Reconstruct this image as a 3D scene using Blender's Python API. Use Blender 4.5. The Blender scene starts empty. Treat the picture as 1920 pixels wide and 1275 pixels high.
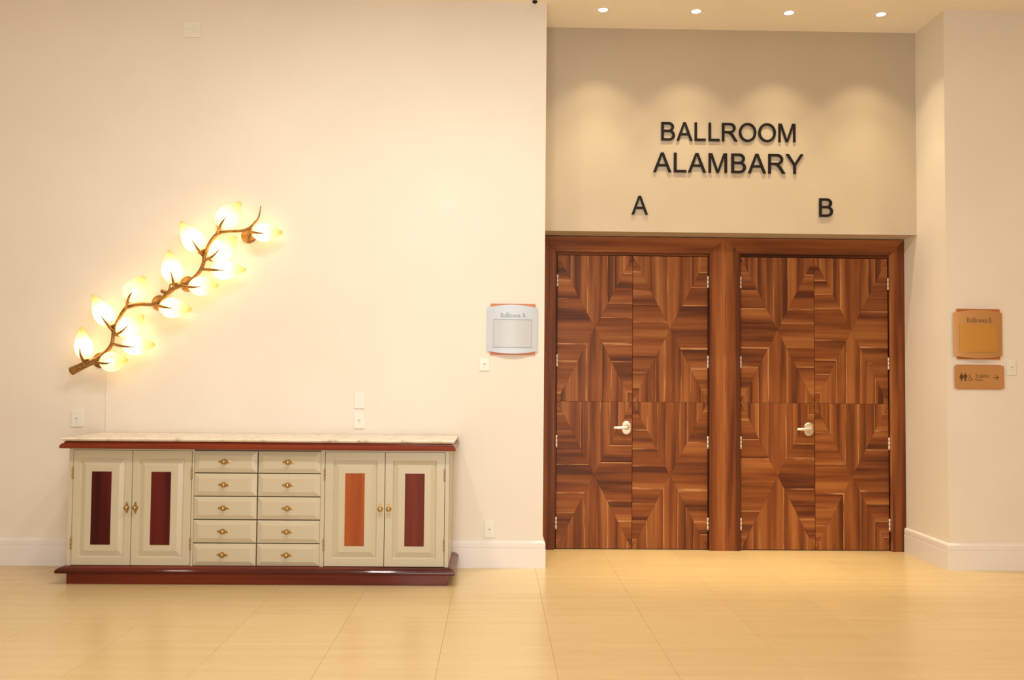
import bpy, bmesh, math, random
from mathutils import Vector, Matrix

random.seed(7)
scene = bpy.context.scene
COL = scene.collection

# ------------------------------------------------------------------ camera
cam_d = bpy.data.cameras.new('camera')
cam_d.sensor_width = 36.0
cam_d.lens = 1703.85 * 36.0 / 1920.0
cam_d.clip_end = 100
cam = bpy.data.objects.new('camera', cam_d)
COL.objects.link(cam)
_r = Vector((0.99979039, -0.01831446, 0.00915224))
_u = Vector((-0.00987883, -0.03998407, 0.99915148))
_f = Vector((0.01793298, 0.99903246, 0.04015661))
M = Matrix.Identity(4)
for i in range(3):
    M[i][0], M[i][1], M[i][2] = _r[i], _u[i], -_f[i]
M[0][3], M[1][3], M[2][3] = 0.0, -6.6, 1.3747
cam.matrix_world = M
scene.camera = cam

# ------------------------------------------------------------------ view, world, large lights
vs = scene.view_settings
vs.view_transform = 'Standard'
vs.look = 'None'
vs.gamma = 1.0
vs.use_curve_mapping = False
vs.exposure = -0.30

world = bpy.data.worlds.new('lobby_world')
world.use_nodes = True
scene.world = world
bg = world.node_tree.nodes['Background']
bg.inputs[0].default_value = (1.0, 0.59, 0.27, 1)
bg.inputs[1].default_value = 0.56


def area(name, loc, rot, sx, sy, energy, color):
    d = bpy.data.lights.new(name, 'AREA')
    d.shape = 'RECTANGLE'
    d.size, d.size_y = sx, sy
    d.energy = energy
    d.color = color
    o = bpy.data.objects.new(name, d)
    o.location = loc
    o.rotation_euler = rot
    COL.objects.link(o)
    return o


# fill light of an assumed window behind the camera, then ceiling downlights, some added, and an added warm fill
area('assumed_window_fill', (-0.1, -7.2, 1.3), (math.radians(90), 0, 0), 2.4, 2.2, 190, (0.96, 1.0, 1.0))  # unseen, assumed; sized and placed so the wall dims towards its edges
for lx, e in ((-3.5, 9), (-1.25, 42), (-0.2, 44), (0.85, 32)):
    area('lobby_downlight_fill', (lx, -2.5, 4.08), (0, 0, 0), 0.26, 0.26, e, (1.0, 0.96, 0.87))  # assumed, unseen; the strong ones are grouped to brighten the middle of the wall
area('lobby_downlight_fill', (5.4, -3.2, 4.08), (0, 0, 0), 0.5, 0.5, 55, (1.0, 0.68, 0.36))  # unseen warm fill, added to lift and warm the right wall

# ------------------------------------------------------------------ dimensions (metres)
XL, XR = 0.353, 3.307          # recess between the two lobby walls
HC = 4.130                     # ceiling
YH, YD, ZH = 0.458, 0.679, 2.516   # lettered header wall, door frame face, header underside
X0, X1, Y0 = -7.0, 8.5, -10.5  # extent of the lobby

# ------------------------------------------------------------------ materials


def mat(name, color=(0.8, 0.8, 0.8), rough=0.5, metal=0.0, spec=0.5, coat=0.0):
    m = bpy.data.materials.new(name)
    m.use_nodes = True
    b = m.node_tree.nodes['Principled BSDF']
    b.inputs['Base Color'].default_value = (*color, 1)
    b.inputs['Roughness'].default_value = rough
    b.inputs['Metallic'].default_value = metal
    b.inputs['Specular IOR Level'].default_value = spec
    b.inputs['Coat Weight'].default_value = coat
    b.inputs['Coat Roughness'].default_value = 0.08
    return m


class N:
    """node helper"""

    def __init__(self, m):
        self.t = m.node_tree
        self.b = self.t.nodes['Principled BSDF']

    def new(self, typ, **kw):
        n = self.t.nodes.new(typ)
        for k, v in kw.items():
            setattr(n, k, v)
        return n

    def link(self, a, b):
        self.t.links.new(a, b)

    def math(self, op, a, b=None, clamp=False):
        n = self.new('ShaderNodeMath', operation=op)
        n.use_clamp = clamp
        for i, v in enumerate((a, b)):
            if v is None:
                continue
            if isinstance(v, (int, float)):
                n.inputs[i].default_value = v
            else:
                self.link(v, n.inputs[i])
        return n.outputs[0]

    def ramp(self, fac, stops):
        n = self.new('ShaderNodeValToRGB')
        e = n.color_ramp.elements
        while len(e) < len(stops):
            e.new(0.5)
        for i, (p, c) in enumerate(stops):
            e[i].position = p
            e[i].color = (*c, 1)
        self.link(fac, n.inputs[0])
        return n.outputs[0]

    def noise(self, vec, scale, detail=3.0, rough=0.55):
        n = self.new('ShaderNodeTexNoise')
        n.inputs['Scale'].default_value = scale
        n.inputs['Detail'].default_value = detail
        n.inputs['Roughness'].default_value = rough
        self.link(vec, n.inputs['Vector'])
        return n.outputs[0]

    def bump(self, h, strength, dist=0.002):
        n = self.new('ShaderNodeBump')
        n.inputs['Strength'].default_value = strength
        n.inputs['Distance'].default_value = dist
        self.link(h, n.inputs['Height'])
        self.link(n.outputs[0], self.b.inputs['Normal'])


def paint(name, color, rough=0.6, scale=160.0, strength=0.12, var=0.03):
    m = mat(name, color, rough, spec=0.35)
    n = N(m)
    tc = n.new('ShaderNodeTexCoord')
    f = n.noise(tc.outputs['Object'], 1.3, 3)
    c = [max(0, v * (1 - var)) for v in color]
    d = [min(1, v * (1 + var)) for v in color]
    n.link(n.ramp(f, [(0.3, c), (0.7, d)]), n.b.inputs['Base Color'])
    n.bump(n.noise(tc.outputs['Object'], scale, 2), strength, 0.001)
    return m


WALL = paint('wall_paint', (0.81, 0.755, 0.68), 0.62)
TAUPE = paint('taupe_wall_paint', (0.52, 0.44, 0.335), 0.62)
CEIL = paint('ceiling_paint', (0.94, 0.88, 0.76), 0.75)
SKIRT = paint('baseboard_lacquer', (0.83, 0.80, 0.79), 0.32, 30, 0.02, 0.01)
CREAM = paint('sideboard_lacquer', (0.55, 0.49, 0.36), 0.30, 60, 0.03, 0.03)


def wood(name, dark, mid, light, rough=0.38, coat=0.0, streak=0.0, spread=1.0, spec=0.2):
    """uv 'grain': x along the grain, y across it (metres); uv 'edge': y = 0..1 across the piece"""
    m = mat(name, mid, rough, coat=coat, spec=spec)
    n = N(m)
    uv = n.new('ShaderNodeUVMap', uv_map='grain')
    ed = n.new('ShaderNodeUVMap', uv_map='edge')
    oi = n.new('ShaderNodeObjectInfo')
    sx = n.new('ShaderNodeSeparateXYZ')
    n.link(uv.outputs[0], sx.inputs[0])
    ex = n.new('ShaderNodeSeparateXYZ')
    n.link(ed.outputs[0], ex.inputs[0])
    rnd = oi.outputs['Random']
    off = n.math('MULTIPLY', rnd, 57.0)

    def vec(fx, fy):
        c = n.new('ShaderNodeCombineXYZ')
        n.link(n.math('MULTIPLY', sx.outputs[0], fx), c.inputs[0])
        n.link(n.math('MULTIPLY', sx.outputs[1], fy), c.inputs[1])
        n.link(off, c.inputs[2])
        return c.outputs[0]
    broad = n.noise(vec(0.8, 17.0), 1.0, 2, 0.5)
    fine = n.noise(vec(3.5, 150.0), 1.0, 3, 0.6)
    # each strip runs from a dark heart side to a paler sapwood side
    sign = n.math('GREATER_THAN', n.math('FRACT', n.math('MULTIPLY', rnd, 13.0)), 0.45)
    v = ex.outputs[1]
    flip = n.math('ABSOLUTE', n.math('SUBTRACT', sign, v))
    base = n.math('MULTIPLY', n.math('SUBTRACT', broad, 0.5), 1.7 * spread)
    g = n.math('MULTIPLY', n.math('SUBTRACT', flip, 0.5), 0.42 * spread)
    f = n.math('MULTIPLY', n.math('SUBTRACT', fine, 0.5), 0.40 * spread)
    r2 = n.math('MULTIPLY', n.math('SUBTRACT', n.math('FRACT', n.math('MULTIPLY', rnd, 7.0)), 0.5), 0.30 * spread)
    t = n.math('ADD', n.math('ADD', n.math('ADD', base, g), n.math('ADD', f, r2)), 0.5, clamp=True)
    colr = n.ramp(t, [(0.12, dark), (0.5, mid), (0.92, light)])
    if streak > 0:
        line = n.math('GREATER_THAN', flip, 0.95)
        patch = n.math('MULTIPLY', n.math('SUBTRACT', n.noise(vec(4.0, 2.0), 1.0, 1), 0.40), 6.0, clamp=True)
        k = n.math('MULTIPLY', n.math('MULTIPLY', line, patch), streak)
        mx = n.new('ShaderNodeMix', data_type='RGBA')
        n.link(k, mx.inputs[0])
        n.link(colr, mx.inputs[6])
        mx.inputs[7].default_value = (0.56, 0.28, 0.115, 1)
        colr = mx.outputs[2]
    n.link(colr, n.b.inputs['Base Color'])
    n.bump(fine, 0.06, 0.001)
    return m


WALNUT = wood('walnut_strips', (0.088, 0.025, 0.010), (0.222, 0.066, 0.018), (0.35, 0.127, 0.037), 0.42, streak=0.8, spread=0.92)
WALNUT_FRAME = wood('walnut_frame', (0.10, 0.027, 0.010), (0.23, 0.067, 0.018), (0.34, 0.115, 0.032), 0.42, streak=0.3)
WALNUT_STOP_SHADED = wood('walnut_stop_shaded', (0.05, 0.013, 0.006), (0.12, 0.033, 0.010), (0.19, 0.06, 0.018), 0.5)  # walnut darkened to paint in the shade of the gap round the leaves
MAHOG = wood('mahogany_gloss', (0.060, 0.006, 0.003), (0.140, 0.017, 0.007), (0.21, 0.032, 0.010), 0.4, coat=0.35, spec=0.15)
INLAY_DARK = wood('inlay_wine', (0.040, 0.003, 0.003), (0.078, 0.006, 0.005), (0.11, 0.011, 0.007), 0.5)
INLAY_RED = wood('inlay_red_brown', (0.075, 0.009, 0.005), (0.13, 0.018, 0.008), (0.18, 0.028, 0.010), 0.5)
INLAY_ORANGE = wood('inlay_orange', (0.29, 0.060, 0.010), (0.36, 0.080, 0.014), (0.42, 0.105, 0.02), 0.5)
DARK = mat('dark_gap', (0.02, 0.012, 0.008), 0.8)
SHADOWGAP = mat('carcass_inside', (0.17, 0.11, 0.055), 0.8)
BRASS = mat('antique_brass', (0.46, 0.30, 0.11), 0.32, 0.85)
HINGE_BRASS = mat('hinge_brass', (0.40, 0.25, 0.10), 0.4, 0.7)
NICKEL = mat('satin_nickel', (0.78, 0.70, 0.58), 0.34, 0.75)
STEEL = mat('hinge_steel', (0.80, 0.74, 0.66), 0.4, 0.5)
BLACK = mat('letter_black', (0.009, 0.006, 0.005), 0.55, spec=0.2)
PLASTIC = paint('switch_plastic', (0.80, 0.79, 0.73), 0.35, 40, 0.01, 0.01)
HOLE = mat('socket_hole', (0.60, 0.53, 0.44), 0.7)
ALU = mat('brushed_aluminium', (0.58, 0.645, 0.74), 0.5, 0.2, 0.3)
ALU_WARM = mat('aluminium_warm_reflection', (0.62, 0.335, 0.135), 0.42, 0.45)  # warm reflection of unseen wood, painted into the aluminium plate colour
INSERT_WARM = mat('insert_warm_reflection', (0.68, 0.36, 0.085), 0.30, 0.4)  # same warm reflection painted into the insert
FRAME_GREY = mat('insert_frame_grey', (0.36, 0.36, 0.37), 0.45)
ORANGE = mat('orange_board', (0.62, 0.20, 0.05), 0.45)
ORANGE_B = mat('orange_board_deep', (0.52, 0.15, 0.035), 0.45)
CLEAR = mat('acrylic_insert', (0.56, 0.59, 0.63), 0.3, 0.0, 0.3)
INK = mat('sign_ink', (0.10, 0.045, 0.02), 0.6)
INK_A = mat('sign_ink_grey', (0.22, 0.20, 0.19), 0.6)
BRONZE = mat('gilt_bronze', (0.34, 0.17, 0.05), 0.42, 0.7)
WHITE_TRIM = mat('white_trim', (0.85, 0.83, 0.78), 0.4)

# brushed relief on the metal plates
for m_ in (ALU, ALU_WARM):
    n_ = N(m_)
    tc_ = n_.new('ShaderNodeTexCoord')
    mp_ = n_.new('ShaderNodeMapping')
    mp_.inputs['Scale'].default_value = (6, 6, 900)
    n_.link(tc_.outputs['Object'], mp_.inputs[0])
    n_.bump(n_.noise(mp_.outputs[0], 1.0, 2), 0.08, 0.001)

# bark-like relief of the bronze branch
n_ = N(BRONZE)
tc_ = n_.new('ShaderNodeTexCoord')
f_ = n_.noise(tc_.outputs['Object'], 60, 4, 0.65)
n_.link(n_.ramp(f_, [(0.3, (0.16, 0.075, 0.025)), (0.7, (0.50, 0.27, 0.08))]), n_.b.inputs['Base Color'])
n_.bump(f_, 0.6, 0.004)

# marble top
MARBLE = mat('cream_marble', (0.8, 0.72, 0.6), 0.16)
n_ = N(MARBLE)
tc_ = n_.new('ShaderNodeTexCoord')
f_ = n_.noise(tc_.outputs['Object'], 9, 8, 0.7)
n_.link(n_.ramp(f_, [(0.33, (0.42, 0.33, 0.27)), (0.45, (0.78, 0.70, 0.58)), (0.7, (0.86, 0.80, 0.68))]), n_.b.inputs['Base Color'])

# floor tile: brushed sand-coloured porcelain
TILE = mat('floor_porcelain', (0.70, 0.53, 0.29), 0.27, spec=0.5)
n_ = N(TILE)
gp_ = n_.new('ShaderNodeNewGeometry')
mp_ = n_.new('ShaderNodeMapping')
mp_.inputs['Scale'].default_value = (0.9, 14, 1)
n_.link(gp_.outputs['Position'], mp_.inputs[0])
a_ = n_.noise(mp_.outputs[0], 1.0, 5, 0.6)
mp2_ = n_.new('ShaderNodeMapping')
mp2_.inputs['Scale'].default_value = (5, 90, 1)
n_.link(gp_.outputs['Position'], mp2_.inputs[0])
b_ = n_.noise(mp2_.outputs[0], 1.0, 3, 0.6)
oi_ = n_.new('ShaderNodeObjectInfo')
t_ = n_.math('ADD', n_.math('MULTIPLY', a_, 0.6), n_.math('MULTIPLY', b_, 0.25))
t_ = n_.math('ADD', t_, n_.math('MULTIPLY', oi_.outputs['Random'], 0.10))
n_.link(n_.ramp(t_, [(0.30, (0.635, 0.475, 0.245)), (0.52, (0.675, 0.525, 0.283)), (0.72, (0.715, 0.565, 0.32))]), n_.b.inputs['Base Color'])
n_.bump(b_, 0.03, 0.001)
GROUT = mat('floor_grout', (0.56, 0.42, 0.24), 0.8)

# frosted glass of the sconce: light of the bulb inside passes through it
GLASS = bpy.data.materials.new('frosted_glass_dim_tip')
GLASS.use_nodes = True
t_ = GLASS.node_tree
t_.nodes.clear()
out_ = t_.nodes.new('ShaderNodeOutputMaterial')
tl_ = t_.nodes.new('ShaderNodeBsdfTranslucent')
tl_.inputs[0].default_value = (1.0, 0.86, 0.52, 1)
uv_ = t_.nodes.new('ShaderNodeUVMap')
uv_.uv_map = 'along'
sx_ = t_.nodes.new('ShaderNodeSeparateXYZ')
rp_ = t_.nodes.new('ShaderNodeValToRGB')
rp_.color_ramp.elements[0].position, rp_.color_ramp.elements[0].color = 0.55, (1.0, 0.88, 0.58, 1)
rp_.color_ramp.elements[1].position, rp_.color_ramp.elements[1].color = 1.0, (0.80, 0.52, 0.20, 1)  # tip painted amber for the weaker light far from the bulb
t_.links.new(uv_.outputs[0], sx_.inputs[0])
t_.links.new(sx_.outputs[0], rp_.inputs[0])
t_.links.new(rp_.outputs[0], tl_.inputs[0])
tp_ = t_.nodes.new('ShaderNodeBsdfTransparent')
tp_.inputs[0].default_value = (1.0, 0.90, 0.66, 1)
gl_ = t_.nodes.new('ShaderNodeBsdfGlossy')
gl_.inputs['Roughness'].default_value = 0.25
m1_ = t_.nodes.new('ShaderNodeMixShader')
m1_.inputs[0].default_value = 0.20
m2_ = t_.nodes.new('ShaderNodeMixShader')
m2_.inputs[0].default_value = 0.05
t_.links.new(tl_.outputs[0], m1_.inputs[1])
t_.links.new(tp_.outputs[0], m1_.inputs[2])
t_.links.new(m1_.outputs[0], m2_.inputs[1])
t_.links.new(gl_.outputs[0], m2_.inputs[2])
t_.links.new(m2_.outputs[0], out_.inputs[0])


def emit(name, color, strength):
    m = mat(name, color)
    b = m.node_tree.nodes['Principled BSDF']
    b.inputs['Emission Color'].default_value = (*color, 1)
    b.inputs['Emission Strength'].default_value = strength
    return m


BULB = emit('bulb_glow', (1.0, 0.82, 0.50), 18)
LENS = emit('downlight_lens', (1.0, 0.95, 0.85), 12)

# ------------------------------------------------------------------ mesh helpers (world coordinates)
WPOS = {}


class MB:
    def __init__(self):
        self.v, self.f, self.smooth = [], [], []
        self.ax = None            # grain axis for woods: 0 = x, 1 = y, 2 = z

    def add(self, verts, faces, smooth=False):
        o = len(self.v)
        self.v += [tuple(p) for p in verts]
        self.f += [tuple(i + o for i in f) for f in faces]
        self.smooth += [smooth] * len(faces)
        return self

    def box(self, x0, x1, y0, y1, z0, z1, bev=0.0):
        if bev <= 0:
            vs = [(x, y, z) for x in (x0, x1) for y in (y0, y1) for z in (z0, z1)]
            fs = [(0, 1, 3, 2), (4, 6, 7, 5), (0, 4, 5, 1), (2, 3, 7, 6), (0, 2, 6, 4), (1, 5, 7, 3)]
            return self.add(vs, fs)
        bm = bmesh.new()
        r = bmesh.ops.create_cube(bm, size=1.0)
        for v in bm.verts:
            v.co = Vector(((x0 + x1) / 2 + v.co.x * (x1 - x0), (y0 + y1) / 2 + v.co.y * (y1 - y0), (z0 + z1) / 2 + v.co.z * (z1 - z0)))
        bmesh.ops.bevel(bm, geom=list(bm.edges), offset=bev, segments=2, profile=0.5, affect='EDGES')
        bm.verts.index_update()
        self.add([v.co for v in bm.verts], [[v.index for v in f.verts] for f in bm.faces])
        bm.free()
        return self

    def loops(self, rings, close=True, cap=True, smooth=False):
        """skin a list of equal-length rings"""
        n = len(rings[0])
        vs = [p for r in rings for p in r]
        fs = []
        for i in range(len(rings) - 1):
            for j in range(n if close else n - 1):
                a, b = i * n + j, i * n + (j + 1) % n
                fs.append((a, b, b + n, a + n))
        o = len(self.v)
        self.add(vs, fs, smooth)
        if cap:
            self.add([], [])
            self.f.append(tuple(o + k for k in reversed(range(n))))
            self.f.append(tuple(o + (len(rings) - 1) * n + k for k in range(n)))
            self.smooth += [False, False]
        return self

    def prism_y(self, poly, yf, yb, ch=0.0):
        """poly = [(x, z)] convex; front face at yf (towards the viewer), chamfered by ch"""
        cx = sum(p[0] for p in poly) / len(poly)
        cz = sum(p[1] for p in poly) / len(poly)
        rings = []
        if ch > 0:
            ins = inset(poly, ch)
            rings.append([(x, yf, z) for x, z in ins])
            rings.append([(x, yf + ch * 0.8, z) for x, z in poly])
        else:
            rings.append([(x, yf, z) for x, z in poly])
        rings.append([(x, yb, z) for x, z in poly])
        return self.loops(rings)

    def lathe(self, p0, axis, prof, seg=20, smooth=True, cap=True):
        a = Vector(axis).normalized()
        t = Vector((0, 0, 1)) if abs(a.z) < 0.9 else Vector((1, 0, 0))
        u = a.cross(t).normalized()
        w = a.cross(u)
        p0 = Vector(p0)
        rings = [[p0 + a * s + (u * math.cos(2 * math.pi * k / seg) + w * math.sin(2 * math.pi * k / seg)) * r for k in range(seg)] for s, r in prof]
        return self.loops(rings, cap=cap, smooth=smooth)

    def tube(self, pts, rad, seg=10, sub=6):
        P = [Vector(p) for p in pts]
        path, R = [], []
        for i in range(len(P) - 1):
            p0, p1, p2, p3 = P[max(i - 1, 0)], P[i], P[i + 1], P[min(i + 2, len(P) - 1)]
            for k in range(sub):
                t = k / sub
                path.append(0.5 * ((2 * p1) + (p2 - p0) * t + (2 * p0 - 5 * p1 + 4 * p2 - p3) * t * t + (3 * p1 - p0 - 3 * p2 + p3) * t ** 3))
                R.append(rad[i] * (1 - t) + rad[i + 1] * t)
        path.append(P[-1])
        R.append(rad[-1])
        rings = []
        up = Vector((0, 1, 0))
        for i, p in enumerate(path):
            d = (path[min(i + 1, len(path) - 1)] - path[max(i - 1, 0)]).normalized()
            u = (up - d * up.dot(d)).normalized()
            w = d.cross(u)
            up = u
            rings.append([p + (u * math.cos(2 * math.pi * k / seg) + w * math.sin(2 * math.pi * k / seg)) * R[i] for k in range(seg)])
        return self.loops(rings, smooth=True)


def inset(poly, d):
    """inset a convex polygon by d (falls back to scaling for slivers)"""
    n = len(poly)
    area2 = sum(poly[i][0] * poly[(i + 1) % n][1] - poly[(i + 1) % n][0] * poly[i][1] for i in range(n))
    s = 1 if area2 > 0 else -1
    cx = sum(p[0] for p in poly) / n
    cz = sum(p[1] for p in poly) / n
    out = []
    for i in range(n):
        p, q, r = poly[i - 1], poly[i], poly[(i + 1) % n]
        e1 = Vector((q[0] - p[0], q[1] - p[1]))
        e2 = Vector((r[0] - q[0], r[1] - q[1]))
        if e1.length < 1e-6 or e2.length < 1e-6:
            out.append(q)
            continue
        e1.normalize()
        e2.normalize()
        n1 = Vector((-e1.y, e1.x)) * s
        n2 = Vector((-e2.y, e2.x)) * s
        b = n1 + n2
        k = d / max(0.25, 1 + n1.dot(n2))
        mv = b * k
        lim = 0.5 * math.hypot(cx - q[0], cz - q[1])
        if mv.length > lim:
            mv = mv * (lim / mv.length)
        out.append((q[0] + mv.x, q[1] + mv.y))
    return out


def setp(o, label=None, cat=None, group=None, kind=None):
    if label:
        o['label'] = label
    if cat:
        o['category'] = cat
    if group:
        o['group'] = group
    if kind:
        o['kind'] = kind
    return o


def obj(name, mb, m, parent=None, org=None, label=None, cat=None, group=None, kind=None, axis=None):
    xs, ys, zs = zip(*mb.v)
    if org is None:
        org = ((min(xs) + max(xs)) / 2, (min(ys) + max(ys)) / 2, (min(zs) + max(zs)) / 2)
        if parent is None:
            org = (org[0], org[1], min(zs))
    org = Vector(org)
    me = bpy.data.meshes.new(name)
    me.from_pydata([Vector(v) - org for v in mb.v], [], mb.f)
    me.update()
    bm = bmesh.new()
    bm.from_mesh(me)
    bmesh.ops.recalc_face_normals(bm, faces=bm.faces)
    bm.to_mesh(me)
    bm.free()
    me.polygons.foreach_set('use_smooth', mb.smooth)
    if axis is not None:
        # grain runs along 'axis'; across is the larger of the other two extents
        ext = [max(c) - min(c) for c in (xs, ys, zs)]
        oth = [i for i in (0, 1, 2) if i != axis]
        ac = oth[0] if ext[oth[0]] >= ext[oth[1]] else oth[1]
        th = [i for i in oth if i != ac][0]
        lo = (min(xs), min(ys), min(zs))[ac]
        g = me.uv_layers.new(name='grain')
        e = me.uv_layers.new(name='edge')
        for lp in me.loops:
            w = Vector(me.vertices[lp.vertex_index].co) + org
            g.data[lp.index].uv = (w[axis], w[ac] + 0.7 * w[th])
            e.data[lp.index].uv = (0, (w[ac] - lo) / max(ext[ac], 1e-5))
    if m is not None:
        me.materials.append(m)
    o = bpy.data.objects.new(name, me)
    COL.objects.link(o)
    if parent is not None:
        o.parent = parent
        o.location = org - WPOS[parent.name]
    else:
        o.location = org
    WPOS[o.name] = org.copy()
    return setp(o, label, cat, group, kind)


def empty(name, loc, label, cat, group=None, kind=None):
    o = bpy.data.objects.new(name, None)
    o.empty_display_size = 0.1
    o.location = loc
    COL.objects.link(o)
    WPOS[o.name] = Vector(loc)
    return setp(o, label, cat, group, kind)


def light_at(name, typ, loc, parent, energy, color, **kw):
    d = bpy.data.lights.new(name, typ)
    d.energy = energy
    d.color = color
    for k, v in kw.items():
        setattr(d, k, v)
    o = bpy.data.objects.new(name, d)
    COL.objects.link(o)
    o.parent = parent
    o.location = Vector(loc) - WPOS[parent.name]
    return o


def copy_tree(o, loc, label=None, parent=None):
    """copy a thing with its parts and sub-parts, sharing mesh data"""
    c = o.copy()
    COL.objects.link(c)
    c.parent = parent
    if loc is not None:
        c.location = loc
        WPOS[c.name] = Vector(loc)
    if label:
        c['label'] = label
    for ch in list(o.children):
        copy_tree(ch, None, None, c)
    return c


# ------------------------------------------------------------------ the setting
# floor: slab + tiles laid one by one
floor = obj('floor', MB().box(X0, X1, Y0, 0.95, -0.12, -0.006), GROUT, org=(0, 0, -0.006),
            label='sand-coloured tiled lobby floor', cat='floor', kind='structure')
P = 0.56
tile_proto = None
for i in range(-7, 9):
    for j in range(-8, 2):
        cx, cy = -0.26 + P * (i + 0.5), -0.21 + P * (j + 0.5)
        if tile_proto is None:
            b = P / 2 - 0.0005
            tile_proto = obj('tile', MB().box(cx - b, cx + b, cy - b, cy + b, -0.006, 0.0, 0.0006), TILE, floor)
        else:
            t = tile_proto.copy()
            COL.objects.link(t)
            t.location = Vector((cx, cy, -0.003)) - WPOS['floor']

obj('ceiling', MB().box(X0, X1, Y0, YH, HC, HC + 0.25), CEIL, label='pale cream painted lobby ceiling', cat='ceiling', kind='structure')
obj('wall_left', MB().box(X0, XL, 0.0, 0.95, 0.0, HC), WALL, label='wide cream wall behind the sideboard and sconce', cat='wall', kind='structure')
obj('wall_right', MB().box(XR, X1, 0.0, 0.95, 0.0, HC), WALL, label='cream wall with the two orange-brown signs right of the doors', cat='wall', kind='structure')
obj('wall_back', MB().box(XL, XR, YH, 0.95, ZH, HC + 0.25), TAUPE, label='recessed taupe wall with black letters above the doors', cat='wall', kind='structure')
obj('rear_light_block', MB().box(XL, XR, 0.80, 0.95, 0.0, ZH), DARK, label='dark light-blocking backing added behind the wooden doors', cat='wall', kind='structure')  # unseen, added to keep light from leaking past the doors

BB = [(0.020, 0.0), (0.020, 0.136), (0.0185, 0.139), (0.0150, 0.1405), (0.0150, 0.144), (0.0185, 0.146), (0.0185, 0.176), (0.016, 0.184), (0.010, 0.190), (0.001, 0.194)]


def baseboard(name, path_at, label):
    mb = MB()
    prof = BB + [(0.0, 0.194), (0.0, 0.0)]
    rings = []
    for k in range(3):
        rings.append([(*path_at(k, o), z) for o, z in prof])
    mb.loops(rings)
    obj(name, mb, SKIRT, label=label, cat='baseboard', kind='structure')


baseboard('baseboard_left', lambda k, o: ((X0, -o), (XL + o, -o), (XL + o, YD))[k], 'tall white baseboard along the wide left wall')
baseboard('baseboard_right', lambda k, o: ((X1, -o), (XR - o, -o), (XR - o, YD))[k], 'tall white baseboard turning the corner right of the doors')

# ------------------------------------------------------------------ doors
CAS_T = 0.03


def casing(parent, poly, axis):
    return obj('casing', MB().prism_y(poly, YD, YD + 0.115, 0.0025), WALNUT_FRAME, parent, axis=axis)


def quad_bounds(rng):
    """strip boundaries from a panel corner (0) to the panel centre line (1)"""
    t, out = rng.uniform(0.10, 0.24), []
    while t < 0.97:
        out.append(t)
        t += rng.uniform(0.17, 0.27)
    if out and out[-1] > 0.93:
        out.pop()
    return out


def leaf_planks(leaf, x0, x1, z0, z1, yf, rng):
    """one square of the door veneer: strips run towards the four edges and are mitred on the diagonals"""
    cx, cz, hx, hz = (x0 + x1) / 2, (z0 + z1) / 2, (x1 - x0) / 2, (z1 - z0) / 2
    q = {k: quad_bounds(rng) for k in ('tl', 'tr', 'bl', 'br')}
    sides = {'top': ('tl', 'tr'), 'bottom': ('bl', 'br'), 'left': ('bl', 'tl'), 'right': ('br', 'tr')}
    for side, (qa, qb) in sides.items():
        bnd = [-1.0] + [-1 + t for t in q[qa]] + [1 - t for t in reversed(q[qb])] + [1.0]
        for a, b in zip(bnd[:-1], bnd[1:]):
            if b <= 0:
                pl = [(a, 1), (b, 1), (b, -b), (a, -a)]
            elif a >= 0:
                pl = [(a, 1), (b, 1), (b, b), (a, a)]
            else:
                pl = [(a, 1), (b, 1), (b, b), (0, 0), (a, -a)]
            # drop the doubled point of the outermost strips
            cl = []
            for p in pl:
                if not cl or math.hypot(p[0] - cl[-1][0], p[1] - cl[-1][1]) > 1e-4:
                    cl.append(p)
            if math.hypot(cl[0][0] - cl[-1][0], cl[0][1] - cl[-1][1]) < 1e-4:
                cl.pop()
            if side == 'top':
                w = [(cx + u * hx, cz + v * hz) for u, v in cl]
            elif side == 'bottom':
                w = [(cx + u * hx, cz - v * hz) for u, v in cl]
            elif side == 'left':
                w = [(cx - v * hx, cz + u * hz) for u, v in cl]
            else:
                w = [(cx + v * hx, cz + u * hz) for u, v in cl]
            w = inset(w, 0.0003)
            lift = rng.uniform(0, 0.0004)
            obj('plank', MB().prism_y(w, yf - 0.004 - lift, yf, 0.0009), WALNUT, leaf, axis=2 if side in ('top', 'bottom') else 0)


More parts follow.
